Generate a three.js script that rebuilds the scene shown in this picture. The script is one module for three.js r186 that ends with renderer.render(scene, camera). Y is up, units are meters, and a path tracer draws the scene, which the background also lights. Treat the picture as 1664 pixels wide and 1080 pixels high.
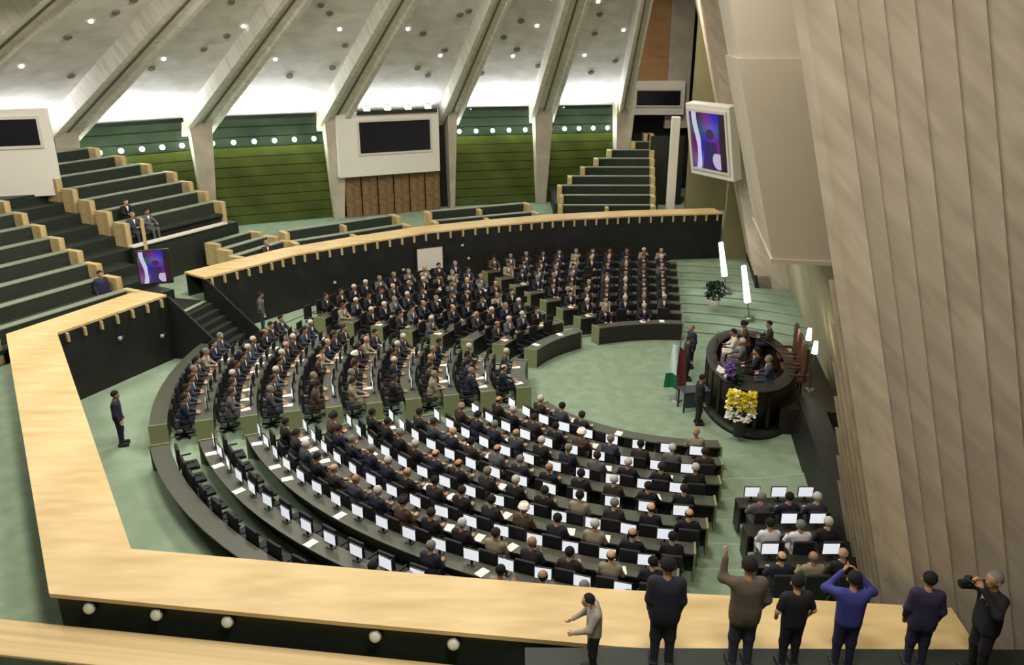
import * as THREE from 'three';
import { mergeGeometries, mergeVertices } from 'three/addons/utils/BufferGeometryUtils.js';
import { RoundedBoxGeometry } from 'three/addons/geometries/RoundedBoxGeometry.js';
import { MarchingCubes } from 'three/addons/objects/MarchingCubes.js';
import { RectAreaLightUniformsLib } from 'three/addons/lights/RectAreaLightUniformsLib.js';

// ------------------------------------------------------------------ camera, light, exposure
const scene = new THREE.Scene();
scene.background = new THREE.Color(0x000000);
const camera = new THREE.PerspectiveCamera(44.8, 1664 / 1080, 0.1, 200);
camera.position.set(0, 12.1, 0);
camera.rotation.set(-20 * Math.PI / 180, 0, 0);
const renderer = new THREE.WebGLRenderer({ antialias: true });
renderer.toneMapping = THREE.LinearToneMapping;
renderer.toneMappingExposure = 1.0;
renderer.shadowMap.enabled = true;
RectAreaLightUniformsLib.init();
const CEILING_LAMP = 46, COVE_LAMP = 85, GLOBE_LAMP = 4;
// ceiling luminaires of the hall: [x, y, depth, size]
const LUMINAIRES = [[-9, 15.6, 30, 3.0], [-1, 17.5, 35, 3.0], [-8, 15.8, 18, 3.0], [1.5, 18.5, 21, 3.0], [1, 17, 5.5, 3.0], [-18, 13.2, 24, 2.4], [8.2, 15.4, 46, 2.0]];

// ------------------------------------------------------------------ helpers
const V = (x, y, d) => new THREE.Vector3(x, y, -d);             // d = distance in front of the camera
let seed = 7;
const rnd = () => { seed = (seed * 1664525 + 1013904223) >>> 0; return seed / 4294967296; };
const pick = a => a[Math.floor(rnd() * a.length)];
const used = {};
const numbered = n => { const k = used[n] = (used[n] ?? -1) + 1; return k ? n + '_' + String(k).padStart(3, '0') : n; };
function tag(o, label, category, group, kind) {
  if (label) o.userData.label = label;
  if (category) o.userData.category = category;
  if (group) o.userData.group = group;
  if (kind) o.userData.kind = kind;
  return o;
}
function mesh(name, geo, mat, parent) {
  const m = new THREE.Mesh(geo, mat);
  m.castShadow = m.receiveShadow = true;
  m.name = parent ? name : numbered(name);
  (parent || scene).add(m);
  return m;
}
function thing(name, label, category, pos, ry = 0, group) {
  const g = new THREE.Group(); g.name = numbered(name); scene.add(g);
  g.position.copy(pos); g.rotation.set(0, ry, 0);
  return tag(g, label, category, group);
}
function setting(name) { const g = new THREE.Group(); g.name = name; scene.add(g); g.userData.kind = 'structure'; return g; }
const merge = gs => mergeGeometries(gs.map(g => { const h = g.index ? g.toNonIndexed() : g.clone(); for (const k of Object.keys(h.attributes)) if (!['position', 'normal', 'uv'].includes(k)) h.deleteAttribute(k); return h; }));
const box = (w, h, d, x = 0, y = 0, z = 0) => new THREE.BoxGeometry(w, h, d).translate(x, y, z);
const rbox = (w, h, d, r, x = 0, y = 0, z = 0) => new RoundedBoxGeometry(w, h, d, 1, r).translate(x, y, z);
const cyl = (r0, r1, h, n, x = 0, y = 0, z = 0) => new THREE.CylinderGeometry(r0, r1, h, n).translate(x, y, z);
function flat(tris) {                                              // triangles given as Vector3 triples
  const g = new THREE.BufferGeometry(), p = [], uv = [];
  for (const t of tris) for (const v of t) { p.push(v.x, v.y, v.z); uv.push(v.x * .5 + v.y * .3, v.z * .5 + v.y * .4); }
  g.setAttribute('position', new THREE.Float32BufferAttribute(p, 3));
  g.setAttribute('uv', new THREE.Float32BufferAttribute(uv, 2));
  g.computeVertexNormals(); return g;
}
const quad = (a, b, c, d) => [[a, b, c], [a, c, d]];
function hexa(b, t) {                                              // b, t: four bottom and four top corners
  const q = [...quad(b[3], b[2], b[1], b[0]), ...quad(t[0], t[1], t[2], t[3])];
  for (let i = 0; i < 4; i++) { const j = (i + 1) % 4; q.push(...quad(b[i], b[j], t[j], t[i])); }
  // make the faces look outward
  const c = new THREE.Vector3(); [...b, ...t].forEach(v => c.add(v)); c.multiplyScalar(1 / 8);
  for (const f of q) {
    const n = new THREE.Vector3().crossVectors(f[1].clone().sub(f[0]), f[2].clone().sub(f[0]));
    if (n.dot(f[0].clone().add(f[1]).add(f[2]).multiplyScalar(1 / 3).sub(c)) < 0) { const s = f[1]; f[1] = f[2]; f[2] = s; }
  }
  return flat(q);
}
// a straight bar in plan from p to q ([x, d]), between two side offsets and two heights
function bar(p, q, o0, o1, y0, y1) {
  const dx = q[0] - p[0], dd = q[1] - p[1], l = Math.hypot(dx, dd), nx = -dd / l, nd = dx / l;
  const at = (s, o, y) => V(s[0] + nx * o, y, s[1] + nd * o);
  const r = y => [at(p, o0, y), at(q, o0, y), at(q, o1, y), at(p, o1, y)];
  return hexa(r(y0), r(y1));
}
// a vertical prism over a plan polygon [[x, d] ...] with optional holes
function prism(poly, y0, y1, holes = []) {
  const s = new THREE.Shape(poly.map(p => new THREE.Vector2(p[0], p[1])));
  for (const h of holes) s.holes.push(new THREE.Path(h.map(p => new THREE.Vector2(p[0], p[1]))));
  const g = new THREE.ExtrudeGeometry(s, { depth: y1 - y0, bevelEnabled: false });
  return g.rotateX(-Math.PI / 2).translate(0, y0, 0);               // (x, d) -> (x, -z)
}

// ------------------------------------------------------------------ materials
function noiseTexture(base, spread, cell, n = 256, stretch = 1) {
  const a = new Uint8Array(n * n * 4), grid = new Map();
  const lat = (i, j, s) => { const k = ((i * 73856093) ^ (j * 19349663) ^ (s * 83492791)) >>> 0; let x = Math.imul(k ^ (k >>> 15), 2246822519) >>> 0; x ^= x >>> 13; x = Math.imul(x, 3266489917) >>> 0; return ((x ^ (x >>> 16)) >>> 0) / 4294967296; };
  const val = (x, y, c, s) => { const m = n / c, u = x / c, v = y / c, i = Math.floor(u), j = Math.floor(v), f = u - i, g = v - j; const w = t => t * t * (3 - 2 * t); const L = (a, b) => lat(((a % m) + m) % m, ((b % m) + m) % m, s); return (L(i, j) * (1 - w(f)) + L(i + 1, j) * w(f)) * (1 - w(g)) + (L(i, j + 1) * (1 - w(f)) + L(i + 1, j + 1) * w(f)) * w(g); };
  for (let y = 0; y < n; y++) for (let x = 0; x < n; x++) {
    let t = 0, amp = .5; for (let o = 0, c = cell; o < 3 && c >= 1; o++, c /= 2) { t += (val(x, (y * stretch) % n, c, o) - .5) * amp; amp *= .6; }
    const k = (y * n + x) * 4;
    for (let c = 0; c < 3; c++) a[k + c] = Math.max(0, Math.min(255, base[c] + spread[c] * t * 2));
    a[k + 3] = 255;
  }
  const t = new THREE.DataTexture(a, n, n); t.wrapS = t.wrapT = THREE.RepeatWrapping; t.magFilter = THREE.LinearFilter; t.minFilter = THREE.LinearMipmapLinearFilter; t.generateMipmaps = true; t.colorSpace = THREE.SRGBColorSpace; t.needsUpdate = true; return t;
}
const S = (color, roughness = .8, extra = {}) => new THREE.MeshStandardMaterial({ color, roughness, ...extra });
const T = (base, spread, cell, rep, roughness, stretch = 1) => { const t = noiseTexture(base, spread, cell, 256, stretch); t.repeat.set(rep, rep); return S(0xffffff, roughness, { map: t }); };
const M = {
  carpet: T([131, 152, 128], [12, 12, 11], 32, .35, .95),
  nosing: S(0x8ea28c, .8),
  wood: T([205, 179, 127], [20, 22, 24], 64, .4, .55, 4),
  lightWood: T([188, 168, 120], [24, 24, 24], 64, .6, .6, 4),
  darkWood: S(0x221a14, .45),
  blackPanel: T([22, 24, 21], [10, 10, 10], 32, .4, .6),
  deepGreen: S(0x1c261d, .6),
  benchPad: T([34, 44, 32], [12, 14, 10], 16, 1, .8),
  benchLedge: S(0x7c8672, .55),
  plaster: T([186, 178, 160], [22, 22, 22], 32, .3, .9),
  fold: T([186, 174, 155], [20, 20, 20], 16, .5, .9),
  olive: T([128, 122, 88], [16, 16, 14], 64, .2, .9),
  recess: T([152, 144, 112], [16, 16, 14], 64, .2, .9),
  canopy: T([188, 178, 162], [9, 9, 9], 64, .2, .85),
  beam: T([212, 208, 196], [22, 22, 22], 16, .5, .8),
  beamGroove: S(0x6f6b5c, .9),
  ceiling: T([214, 210, 203], [20, 20, 22], 32, .3, .9),
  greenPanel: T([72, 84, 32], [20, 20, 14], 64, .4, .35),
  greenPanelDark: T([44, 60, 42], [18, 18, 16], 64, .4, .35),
  white: S(0xe9e6dc, .6),
  frame: S(0xd6d3c8, .6),
  screenDark: S(0x12141f, .25),
  brownPanel: T([128, 100, 68], [30, 26, 22], 32, .5, .7, 4),
  orangeWood: T([178, 138, 92], [20, 20, 18], 64, .3, .7, 4),
  dimGlobe: S(0x9a9c94, .4),
  stair: S(0x1a1f1a, .95),
  vent: S(0x7d7668, .9),
  desk: S(0x24241f, .4), deskTop: S(0x474a3e, .45), deskEnd: S(0x7f8560, .6),
  chair: S(0x14161a, .7), chairBase: S(0x2a2c30, .4, { metalness: .6 }),
  casing: S(0x1a1b1e, .4),
  screen: new THREE.MeshStandardMaterial({ color: 0xd8dde4, roughness: .3, emissive: 0xe6ecf4, emissiveIntensity: .75 }),
  paper: S(0xf1f0ea, .9),
  lamp: new THREE.MeshStandardMaterial({ color: 0xffffff, emissive: 0xf4fff4, emissiveIntensity: 2.2 }),
  panelGlow: new THREE.MeshStandardMaterial({ color: 0xffffff, emissive: 0xfff6e6, emissiveIntensity: 1.2 }),
  frosted: S(0xe6ebe0, .35),
  metal: S(0x8c8f90, .35, { metalness: .8 }),
};

// ------------------------------------------------------------------ plan of the hall, [x, depth]
const C = [6.4, 27];                                               // centre of the seat rings
const PARAPET = 3.1, GALLERY = 2.1, OUTER = .54, PITCH = 1.17, R0 = 5.3, STRETCH = 1.12;   // the rings are a little longer along the hall's axis
const RAIL = [[7.4, 11.12], [1.8, 11.6], [-2.5, 12.15], [-7.2, 12.8], [-14.9, 24.7], [-13, 28.9], [-12.4, 31.2], [-9.6, 35], [-6.75, 37.4], [-4.05, 39.4], [-1, 40.9], [2.4, 42.3], [6.6, 43.3], [11.6, 44.0]];
const WINDOWS = [[-26.0, 33.2], [-22, 40], [-17, 44.7], [-10.4, 47.7], [-3.9, 50.9], [1.8, 52.3], [7.0, 53.4]];
const WTOP = 8.2, APEX = V(5.8, 27.4, 25);
const ring = (r, deg, y) => V(C[0] - STRETCH * r * Math.cos(deg * Math.PI / 180), y, C[1] + r * Math.sin(deg * Math.PI / 180));
// annular sector round C, degrees from the hall's axis (positive away from the camera)
function sector(r0, r1, a0, a1, y0, y1, n) {
  const q = [];
  for (let i = 0; i < n; i++) {
    const p = a0 + (a1 - a0) * i / n, s = a0 + (a1 - a0) * (i + 1) / n;
    const A = [ring(r0, p, y0), ring(r0, s, y0), ring(r1, s, y0), ring(r1, p, y0)], B = [ring(r0, p, y1), ring(r0, s, y1), ring(r1, s, y1), ring(r1, p, y1)];
    q.push(...quad(B[0], B[1], B[2], B[3]), ...quad(A[0], A[3], A[2], A[1]), ...quad(A[1], A[0], B[0], B[1]), ...quad(A[3], A[2], B[2], B[3]));
    if (i === 0) q.push(...quad(A[0], A[3], B[3], B[0]));
    if (i === n - 1) q.push(...quad(A[2], A[1], B[1], B[2]));
  }
  const g = flat(q); // orient: top faces must look up
  const nrm = g.attributes.normal; if (nrm.getY(0) < 0) { const p = g.attributes.position; for (let i = 0; i < p.count; i += 3) { const x = p.getX(i), y = p.getY(i), z = p.getZ(i); p.setXYZ(i, p.getX(i + 2), p.getY(i + 2), p.getZ(i + 2)); p.setXYZ(i + 2, x, y, z); } g.computeVertexNormals(); }
  return g;
}

// ------------------------------------------------------------------ floor and gallery
{
  const f = setting('floor');
  mesh('floor_slab', prism([[-36, -8], [24, -8], [24, 62], [-36, 62]], -.3, 0), M.carpet, f);
  for (let i = 1; i <= 9; i++) {
    const r = R0 - .1 + PITCH * i;
    mesh('tier', sector(r, i === 9 ? 24 : r + PITCH + .02, -120, 140, -.01, .06 * i, 72), M.carpet, f);
    mesh('tier_nosing', sector(r - .012, r + .07, -120, 140, .06 * i - .03, .06 * i + .006, 72), M.nosing, f);
  }
  const hole = [...RAIL, [19, 44.6], [19, 11]];
  const g = mesh('floor_gallery', prism([[-36, -8], [24, -8], [24, 62], [-36, 62]], -.02, GALLERY, [hole.slice().reverse()]), M.carpet);
  g.userData.kind = 'structure';
}
// the parapet round the void: wooden cap, dark face, brackets
const norm2 = (p, q) => { const l = Math.hypot(q[0] - p[0], q[1] - p[1]); return [-(q[1] - p[1]) / l, (q[0] - p[0]) / l]; };
const offsetAt = (i, o, from = 0, to = RAIL.length - 1) => {        // mitred offset to the gallery side
  const ns = []; if (i > from) ns.push(norm2(RAIL[i - 1], RAIL[i])); if (i < to) ns.push(norm2(RAIL[i], RAIL[i + 1]));
  let x = 0, d = 0; ns.forEach(n => { x += n[0]; d += n[1]; }); const l = Math.hypot(x, d), c = ns.length > 1 ? (x * ns[0][0] + d * ns[0][1]) / l : 1;
  return [RAIL[i][0] - 0 + (x / l) * o / c * SIDE, RAIL[i][1] + (d / l) * o / c * SIDE];
};
const SIDE = (() => { const n = norm2(RAIL[1], RAIL[2]); return n[1] < 0 ? 1 : -1; })();
{
  let t = 0;
  const wallG = setting('wall_balcony');
  RAIL.forEach((p, i) => {
    if (i === RAIL.length - 1) return;
    const q = RAIL[i + 1], gap = i === 5;
    const fy = gap ? 2.08 : 3.02, fa = offsetAt(i, -.05), fb = offsetAt(i + 1, -.05), fc = offsetAt(i + 1, .1), fd = offsetAt(i, .1);
    mesh('face_panel', hexa([fa, fb, fc, fd].map(w => V(w[0], 0, w[1])), [fa, fb, fc, fd].map(w => V(w[0], fy, w[1]))), M.blackPanel, wallG);
    if (gap) return;
    const trim = setting('trim_' + (++t));
    const W = 1.35, from = i < 5 ? 0 : 6, to = i < 5 ? 5 : RAIL.length - 1;
    const a = offsetAt(i, -.06, from, to), b = offsetAt(i + 1, -.06, from, to), c = offsetAt(i + 1, W, from, to), d = offsetAt(i, W, from, to);
    const at = (w, y) => V(w[0], y, w[1]);
    mesh('cap', hexa([a, b, c, d].map(w => at(w, 3.02)), [a, b, c, d].map(w => at(w, PARAPET))), M.wood, trim);
    // dark panel on the gallery side
    const e = offsetAt(i, W - .1, from, to), f = offsetAt(i + 1, W - .1, from, to), g = offsetAt(i + 1, W - .16, from, to), h = offsetAt(i, W - .16, from, to);
    mesh('rear_panel', hexa([e, f, g, h].map(w => at(w, GALLERY)), [e, f, g, h].map(w => at(w, 3.02))), M.deepGreen, trim);
    // pale wooden brackets under the cap on the hall side
    if (i >= 4) {
      const len = Math.hypot(q[0] - p[0], q[1] - p[1]), n = Math.round(len / .62), ang = Math.atan2(q[1] - p[1], q[0] - p[0]);
      for (let k = 0; k < n; k++) {
        const s = (k + .5) / n, v = offsetAt(i, -.1), x = p[0] + (q[0] - p[0]) * s, dd = p[1] + (q[1] - p[1]) * s, nn = norm2(p, q);
        const m = mesh('bracket', bracketGeo(), M.lightWood, trim);
        m.position.copy(V(x - nn[0] * .11 * SIDE, 2.85, dd - nn[1] * .11 * SIDE)); m.rotation.y = ang;
      }
    }
  });
}
function bracketGeo() { return bracketGeo.g ??= box(.08, .3, .1); }

// ------------------------------------------------------------------ enclosing walls
{
  const w = setting('wall_window');                                 // the long glazed side: green panels between posts
  for (let b = 0; b < 6; b++) {
    const p = WINDOWS[b], q = WINDOWS[b + 1];
    mesh('backing', bar(p, q, .12, .4, 0, WTOP + .1), M.blackPanel, w);
    const rows = 11, h = (WTOP - .12 - GALLERY) / rows, len = Math.hypot(q[0] - p[0], q[1] - p[1]);
    if (b === 3) continue;
    for (let k = 0; k < rows; k++) {
      const y = GALLERY + k * h;
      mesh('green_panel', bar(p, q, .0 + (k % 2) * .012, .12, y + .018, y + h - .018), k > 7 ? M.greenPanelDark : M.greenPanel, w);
    }
  }
  // posts under the beams
  WINDOWS.forEach((p, i) => {
    const prev = WINDOWS[Math.max(0, i - 1)], next = WINDOWS[Math.min(6, i + 1)], n = norm2(prev, next);
    const dir = [n[1], -n[0]];
    const at = (s, o, y) => V(p[0] + dir[0] * s - n[0] * o, y, p[1] + dir[1] * s - n[1] * o);
    const wb = .29, wt = .62, m = i === 4 ? .5 : 1;
    mesh('post', hexa([at(-wb * m, -.1, GALLERY), at(wb * m, -.1, GALLERY), at(wb * m, .5, GALLERY), at(-wb * m, .5, GALLERY)], [at(-wt * m, -.1, WTOP + .4), at(wt * m, -.1, WTOP + .4), at(wt * m, .95, WTOP + .4), at(-wt * m, .95, WTOP + .4)]), M.plaster, w);
  });
  const e = setting('wall_end');                                    // end of the far gallery
  mesh('wall_surface', bar([7.0, 53.4], [8.3, 57.5], .0, .3, 0, 16), M.blackPanel, e);
  mesh('wall_surface', bar([8.0, 57.4], [22, 58], .0, .3, 0, 28), M.blackPanel, e);
  mesh('olive_face', bar([10.75, 49.6], [16, 49.9], 0, .3, 0, 26), M.olive, e);
  mesh('olive_face', bar([11.72, 43.7], [15.5, 44.05], 0, .25, 0, 9), M.olive, e);
  mesh('wood_face', bar([8.3, 56.4], [10.35, 56.5], 0, .3, 9.4, 18), M.orangeWood, e);
  mesh('plaster_face', bar([10.35, 56.2], [11.9, 56.3], 0, .3, 6.4, 19), M.plaster, e);
  mesh('dark_face', bar([8.7, 51.4], [10.8, 51.5], 0, .2, GALLERY, 6.4), M.deepGreen, e);
  const b = setting('wall_back');
  mesh('wall_surface', bar([-36, -5], [24, -5], -.3, 0, 0, 17), M.plaster, b);
  mesh('wall_surface', bar([-33, -6], [-33, 20], 0, .3, 0, 17), M.plaster, b);
  mesh('wall_surface', bar([-33.4, 19], [-25.7, 33.5], 0, .3, 0, 17), M.plaster, b);
  mesh('wall_surface', bar([24, -6], [24, 60], -.3, 0, 0, 20), M.plaster, b);
}

// ------------------------------------------------------------------ roof: plates between sloping beams that meet at the apex
{
  const c = setting('ceiling');
  const base = WINDOWS.map(p => V(p[0], WTOP, p[1]));
  const plate = (a, b, tip, name = 'roof_plate') => {
    const up = new THREE.Vector3(0, .35, 0);
    const q = [[a, b, tip], [a.clone().add(up), tip.clone().add(up), b.clone().add(up)], ...quad(a, a.clone().add(up), b.clone().add(up), b)];
    return mesh(name, flat(q), M.ceiling, c);
  };
  for (let i = 0; i < 6; i++) {
    const out = (p, q) => p.clone().sub(APEX).multiplyScalar(1.012).add(APEX);
    plate(out(base[i]), out(base[i + 1]), APEX);
  }
  const ringPts = [base[0], V(-34, 13, 19), V(-34, 16.5, -6), V(24.3, 16.5, -6), V(24.3, 19, 40), V(22, 27, 60), V(8.2, 12.5, 58), base[6]];
  for (let i = 0; i < ringPts.length - 1; i++) plate(ringPts[i], ringPts[i + 1], APEX);
  // beams
  WINDOWS.forEach((p, i) => {
    const from = V(p[0], WTOP + .1, p[1]), dir = APEX.clone().sub(from), L = dir.length(); dir.normalize();
    const prev = WINDOWS[Math.max(0, i - 1)], next = WINDOWS[Math.min(6, i + 1)];
    const side = new THREE.Vector3(next[0] - prev[0], 0, -(next[1] - prev[1])).normalize();
    const down = new THREE.Vector3().crossVectors(dir, side).normalize(); if (down.y > 0) down.negate();
    const w = i === 6 ? .38 : i === 4 ? .62 : .78, at = (s, a, d) => from.clone().addScaledVector(dir, s).addScaledVector(side, a).addScaledVector(down, d);
    const stick = (a0, a1, d0, d1, s0 = -.6, s1 = L * .97) => hexa([at(s0, a0, d0), at(s0, a1, d0), at(s0, a1, d1), at(s0, a0, d1)], [at(s1, a0 * .6, d0), at(s1, a1 * .6, d0), at(s1, a1 * .6, d1), at(s1, a0 * .6, d1)]);
    mesh('beam', stick(-w, w, -.15, .8), M.beam, c);
    mesh('beam_flange', stick(-w, -w * .62, .8, 1.0), M.beam, c);
    mesh('beam_flange', stick(w * .62, w, .8, 1.0), M.beam, c);
    mesh('beam_groove', stick(-w * .08, w * .08, .8, .83), M.beamGroove, c);
    for (let k = 0; k < 9; k++) {                                   // fixings along the beam's side
      const m = mesh('beam_fixing', cyl(.1, .1, .12, 8).rotateZ(Math.PI / 2), M.vent, c); m.position.copy(at(1.5 + k * 1.5, w * .97, .35));
    }
  });
  // round vents and small downlights set into the plates
  for (let i = 0; i < 6; i++) for (let k = 0; k < 13; k++) {
    const u = .16 + .68 * rnd(), t = .1 + .32 * (k + rnd() * .8) / 13;
    const p = base[i].clone().lerp(base[i + 1], u).lerp(APEX, t);
    const n = new THREE.Vector3().crossVectors(base[i + 1].clone().sub(base[i]), APEX.clone().sub(base[i])).normalize(); if (n.y > 0) n.negate();
    const lit = k % 3 === 2;
    const m = mesh(lit ? 'downlight' : 'vent', cyl(lit ? .1 : .12 + .07 * rnd(), lit ? .1 : .18, .06, 10), lit ? M.lamp : M.vent, c);
    m.position.copy(p).addScaledVector(n, .04); m.quaternion.setFromUnitVectors(new THREE.Vector3(0, 1, 0), n);
  }
}
// ------------------------------------------------------------------ lamps
function area(color, intensity, w, h, pos, target) {
  const l = new THREE.RectAreaLight(color, intensity, w, h); l.position.copy(pos); l.lookAt(target); scene.add(l); return l;
}
LUMINAIRES.forEach(([x, y, d, s], i) => {
  const t = thing('ceiling_luminaire', ['square ceiling luminaire hanging over the outer desks', 'square ceiling luminaire hanging over the dark balcony wall', 'square ceiling luminaire hanging over the wide wooden parapet', 'square ceiling luminaire hanging over the open green floor', 'square ceiling luminaire hanging over the spectators', 'square ceiling luminaire hanging over the gallery benches', 'square ceiling luminaire hanging over the stepped stand'][i], 'ceiling light', V(x, y, d));
  mesh('housing', merge([box(s + .2, .25, s + .2, 0, .16, 0), cyl(.04, .04, 2, 8, 0, 1.2, 0)]), M.white, t);
  mesh('diffuser', box(s, .04, s, 0, .01, 0), M.panelGlow, t);
  area(0xfff6ea, CEILING_LAMP, s, s, V(x, y - .06, d), V(x, y - 5, d - .001));
});
for (let b = 0; b < 6; b++) {                                       // cove lights along the top of the green panels
  const p = WINDOWS[b], q = WINDOWS[b + 1], n = norm2(p, q), len = Math.hypot(q[0] - p[0], q[1] - p[1]) - 2.4;
  const mid = [(p[0] + q[0]) / 2 - n[0] * 1.0, (p[1] + q[1]) / 2 - n[1] * 1.0], ang = Math.atan2(q[1] - p[1], q[0] - p[0]);
  const t = thing('cove_light', ['first', 'second', 'third', 'fourth', 'fifth', 'sixth'][b] + ' long cove light on the green wall, counted from the gallery benches', 'cove light', V(mid[0], WTOP - .1, mid[1]), ang);
  mesh('trough', merge([box(len, .05, .5, 0, -.03, 0), box(len, .2, .04, 0, .05, .25)]), M.deepGreen, t);
  mesh('tube', box(len, .04, .1, 0, .03, 0), M.panelGlow, t);
  area(0xf2f7ff, COVE_LAMP, len, .3, V(mid[0], WTOP, mid[1]), V(mid[0] + n[0] * .1, WTOP + 3, mid[1] + n[1] * .1));
}
{                                                                    // round lamps in a row on the green panels
  const rows = [[1, 6], [2, 6], [4, 5], [5, 5]];
  rows.forEach(([b, n], bi) => {
    const p = WINDOWS[b], q = WINDOWS[b + 1], nn = norm2(p, q);
    for (let k = 0; k < n; k++) {
      const s = (k + .6) / (n + .6), x = p[0] + (q[0] - p[0]) * s - nn[0] * .22, d = p[1] + (q[1] - p[1]) * s - nn[1] * .22;
      const t = thing('wall_lamp', ['first', 'second', 'third', 'fourth', 'fifth', 'last'][k === n - 1 ? 5 : k] + ' glowing round lamp on the ' + ['green bay behind the gallery benches', 'green bay beside the white screen', 'green bay between screen and slim post', 'green bay above the stepped benches'][bi], 'wall lamp', V(x, 6.75, d), Math.atan2(q[1] - p[1], q[0] - p[0]), 'round lamps on the green wall');
      mesh('globe', new THREE.SphereGeometry(.14, 14, 10), M.lamp, t);
      mesh('arm', box(.06, .06, .22, 0, 0, -.12), M.metal, t);
      const l = new THREE.PointLight(0xeffff0, GLOBE_LAMP, 0, 2); l.position.copy(V(x, 6.75, d)); scene.add(l);
    }
  });
}

// ------------------------------------------------------------------ the leaning folded wall behind the rostrum
const LEAN = .27, WDIR = [.183, .983], WN = [-.983, .183];
const wallPt = (s, y, o = 0) => V(7.7 + WDIR[0] * s + WN[0] * (LEAN * (y - 1) + o), y, 14.3 + WDIR[1] * s + WN[1] * (LEAN * (y - 1) + o));
{
  const w = setting('wall_folded');
  const TOP = 22, saw = .16;
  const strip = (s0, s1, y0a, y0b, y1a, y1b) => {                    // a fold: starts flush, ends proud, sawtooth plan
    const P = (s, y, o) => wallPt(s, y, o);
    mesh('fold_panel', hexa([P(s0, y0a, saw), P(s1, y0b, 0), P(s1, y0b, -.3), P(s0, y0a, -.3)], [P(s0, y1a, saw), P(s1, y1b, 0), P(s1, y1b, -.3), P(s0, y1a, -.3)]), M.fold, w);
  };
  const lim = s => s <= -2.1 ? TOP : Math.max(1.2, 8.7 - (s + 2.1) * 1.55);   // the folds end along a slanting edge
  for (let s = -2.5; s < 2.4; s += .62) { const a = s, b = s + .62; if (a < -2.1) strip(a, b, 1, 1, TOP, TOP); else strip(a, b, 1, 1, lim(a), lim(b)); }
  for (let s = 25; s < 38; s += .9) strip(s, s + .9, 1, 1, TOP, TOP);           // the far end of the same wall
  mesh('return_panel', hexa([wallPt(24.9, 0, .02), wallPt(25, 0, .02), wallPt(25, 0, -1.46), wallPt(24.9, 0, -1.46)], [wallPt(24.9, TOP, .02), wallPt(25, TOP, .02), wallPt(25, TOP, -1.46), wallPt(24.9, TOP, -1.46)]), M.fold, w);
  // towards the camera the wall turns and runs along behind the parapet
  const c0 = [7.7 + WDIR[0] * -2.5, 14.3 + WDIR[1] * -2.5], dirN = [.995, -.06];
  const turn = (k, y, o) => V(c0[0] + dirN[0] * k + WN[0] * LEAN * (y - 1) + .06 * -o, y, c0[1] + dirN[1] * k - o + WN[1] * LEAN * (y - 1));
  let k = 0; const widths = [.34, .3, .36, .42, .5, .46, .55, .6, .52, .66, .6, .7, .6, .7, .7, .7, .7, .7, .7];
  for (const wd of widths) {
    mesh('fold_panel', hexa([turn(k, 1, 0), turn(k + wd, 1, .3), turn(k + wd, 1, -.3), turn(k, 1, -.3)], [turn(k, TOP, 0), turn(k + wd, TOP, .3), turn(k + wd, TOP, -.3), turn(k, TOP, -.3)]), M.fold, w);
    k += wd;
  }
  // dark plinth under the folds
  mesh('plinth', hexa([wallPt(-2.6, 0, .6), wallPt(10, 0, .6), wallPt(10, 0, -.6), wallPt(-2.6, 0, -.6)], [wallPt(-2.6, 1.0, .12), wallPt(10, 1.0, .12), wallPt(10, 1.0, -.6), wallPt(-2.6, 1.0, -.6)]), M.blackPanel, w);
  mesh('plinth', hexa([wallPt(24.9, 0, .3), wallPt(31, 0, .3), wallPt(31, 0, -.6), wallPt(24.9, 0, -.6)], [wallPt(24.9, 1.0, .12), wallPt(31, 1.0, .12), wallPt(31, 1.0, -.6), wallPt(24.9, 1.0, -.6)]), M.blackPanel, w);
  // smooth recess between the folded parts
  const r = setting('wall_recess');
  const rec = (s, y, o = 0) => wallPt(s, y, -1.45 + o);
  for (let i = 0; i < 9; i++) { const s0 = -1.2 + i * 3.3, s1 = s0 + 3.27; mesh('recess_panel', hexa([rec(s0, 0), rec(s1, 0), rec(s1, 0, -.3), rec(s0, 0, -.3)], [rec(s0, 24), rec(s1, 24), rec(s1, 24, -.3), rec(s0, 24, -.3)]), M.recess, r); }
  mesh('backing', hexa([rec(-1.3, 0, -.3), rec(36, 0, -.3), rec(36, 0, -.5), rec(-1.3, 0, -.5)], [rec(-1.3, 26, -.3), rec(36, 26, -.3), rec(36, 26, -.5), rec(-1.3, 26, -.5)]), M.recess, r);
  const t = thing('canopy', 'big beige box canopy hanging from the wall above the rostrum', 'canopy', rec(11.2, 6.1, .7));
  const p0 = rec(11.2, 6.1, .7), cs = (s, y, o) => rec(s, y, o).sub(p0);
  mesh('canopy_shell', hexa([cs(8.3, 6.1, 0), cs(14.2, 6.1, 0), cs(14.2, 6.1, 1.75), cs(8.3, 6.1, 1.75)], [cs(8.3, 11.6, 0), cs(14.2, 11.6, 0), cs(14.2, 11.6, 1.75), cs(8.3, 11.6, 1.75)]), M.canopy, t);
  mesh('canopy_rim', hexa([cs(8.24, 5.98, 0), cs(14.26, 5.98, 0), cs(14.26, 5.98, 1.81), cs(8.24, 5.98, 1.81)], [cs(8.24, 6.1, 0), cs(14.26, 6.1, 0), cs(14.26, 6.1, 1.81), cs(8.24, 6.1, 1.81)]), M.canopy, t);
  mesh('canopy_top', hexa([cs(8.45, 11.6, 0), cs(14.1, 11.6, 0), cs(14.1, 11.6, 1.65), cs(8.45, 11.6, 1.65)], [cs(8.45, 19, 0), cs(14.1, 19, 0), cs(14.1, 19, 1.65), cs(8.45, 19, 1.65)]), M.canopy, t);
}
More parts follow.
